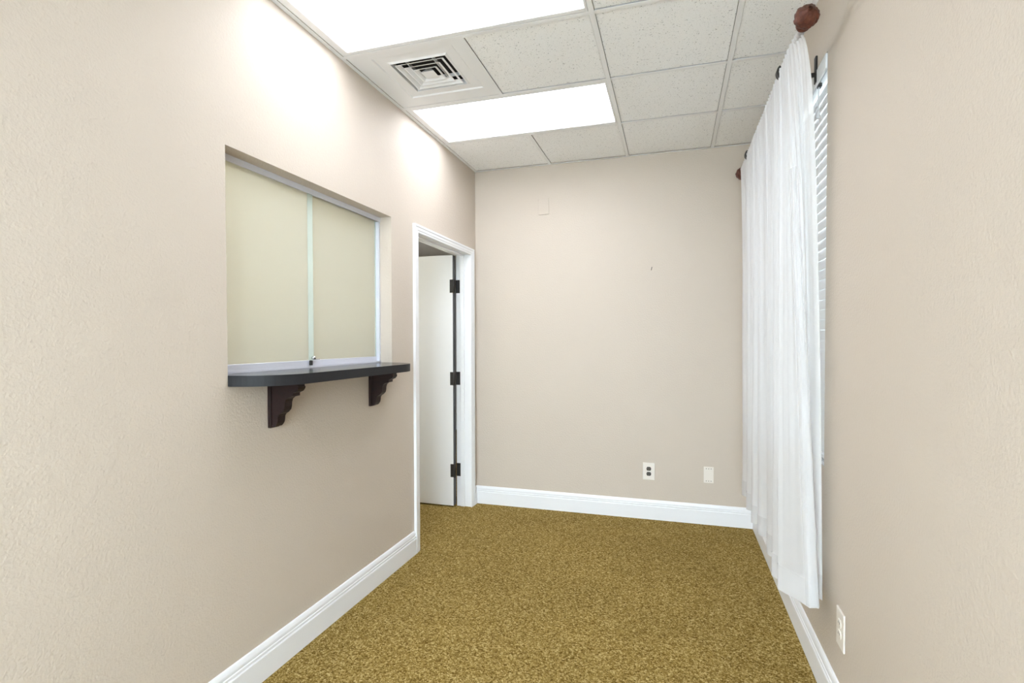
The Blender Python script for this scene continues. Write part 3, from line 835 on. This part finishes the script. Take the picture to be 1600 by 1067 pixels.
def hem_sag(c, i, z):
    if z > HEM_Z + 0.3: return c
    f_ = (HEM_Z + 0.3 - z) / 0.3
    return (c[0], c[1], c[2] + f_ * 0.008 * noise.noise(Vector((i * 0.05, 1.0, 2.0))))
sheet('drape', 0, NC - 1, HEM_Z, TOP_Z + 0.006, 70, 'sheer', 0.0, hem_sag)
sheet('bottom_hem', 0, NC - 1, HEM_Z, HEM_Z + 0.098, 6, 'sheer_bottom', 0.0018, hem_sag)
i_edge = [k for k, q in enumerate(PATH) if q[1] < 2.216 or (q[0] > 0.484 and q[1] < 2.23)]
def pucker(c, i, z):
    k = 0.0012 * noise.noise(Vector((i * 0.12, z * 26, 5.5))) + 0.001 * noise.noise(Vector((1.2, z * 9, 7.5)))
    return (c[0] + k, c[1] - abs(k) * 1.5, c[2])
sheet('side_hem', min(i_edge), max(i_edge), HEM_Z + 0.004, 2.05, 150, 'sheer_side', 0.0035, pucker)
# rod pocket and header ruffle around the rod
def pocket(y0, y1):
    bm = bmesh.new(); n = int((y1 - y0) / 0.0035); ringsz = 18; R_ = []
    for i in range(n + 1):
        y = y0 + (y1 - y0) * i / n
        ring = []
        for k in range(ringsz):
            a = 2 * math.pi * k / ringsz
            r = 0.0130 + 0.0016 * math.sin(y * 2 * math.pi / 0.021 + 1.3 * math.sin(a)) + 0.0010 * noise.noise(Vector((y * 90, math.cos(a), math.sin(a))))
            ring.append(bm.verts.new((RX + r * math.cos(a), y, RZ + r * math.sin(a))))
        R_.append(ring)
    for A, B in zip(R_, R_[1:]):
        for k in range(ringsz): bm.faces.new((A[k], A[(k + 1) % ringsz], B[(k + 1) % ringsz], B[k]))
    put('rod_pocket', bm, 'sheer_hem', curtain, True)
    bm = bmesh.new(); R_ = []
    for i in range(n + 1):
        y = y0 + (y1 - y0) * i / n
        ph = y * 2 * math.pi / 0.021
        R_.append([bm.verts.new((RX - 0.004 + f_ * 0.004 * math.sin(ph) + f_ * 0.003 * math.sin(ph * 0.37), y, RZ + 0.011 + f_ * (0.008 + 0.003 * noise.noise(Vector((y * 60, 0, 0)))))) for f_ in (0, 0.5, 1)])
    for A, B in zip(R_, R_[1:]):
        for k in range(2): bm.faces.new((A[k], A[k + 1], B[k + 1], B[k]))
    put('header_ruffle', bm, 'sheer_hem', curtain, True)
pocket(2.178, 2.490); pocket(2.527, 3.534); pocket(3.571, 3.862)

# ------------------------------------------------------------------ lights of the neighbouring rooms, the corridor panels added as unseen fill
def other_light(x0, x1, y0, y1, z, mat, label):
    root = empty('ceiling_light', ((x0 + x1) / 2, (y0 + y1) / 2, z - 0.02))
    tag(root, label, 'ceiling light')
    for lo, hi in (((x0, y0, z - 0.02), (x0 + 0.02, y1, z - 0.0002)), ((x1 - 0.02, y0, z - 0.02), (x1, y1, z - 0.0002)), ((x0 + 0.02, y0, z - 0.02), (x1 - 0.02, y0 + 0.02, z - 0.0002)), ((x0 + 0.02, y1 - 0.02, z - 0.02), (x1 - 0.02, y1, z - 0.0002))):
        box('frame_rail', lo, hi, 'grid', root)
    box('diffuser', (x0 + 0.02, y0 + 0.02, z - 0.016), (x1 - 0.02, y1 - 0.02, z - 0.012), mat, root)
other_light(-3.6, -2.4, 1.3, 1.9, 2.70, 'lamp_reception', 'lit ceiling panel in the reception room behind the frosted glass')
other_light(-3.0, -2.4, 3.10, 3.50, 2.46, 'fill_corridor', 'small unseen fill panel added in the corridor to light the open door')  # added out of view to light the near face of the door
other_light(-3.0, -2.4, 4.25, 4.85, 2.46, 'fill_corridor', 'unseen fill panel added behind the open door to brighten the corridor ceiling')  # added out of view to lift the ceiling above the door
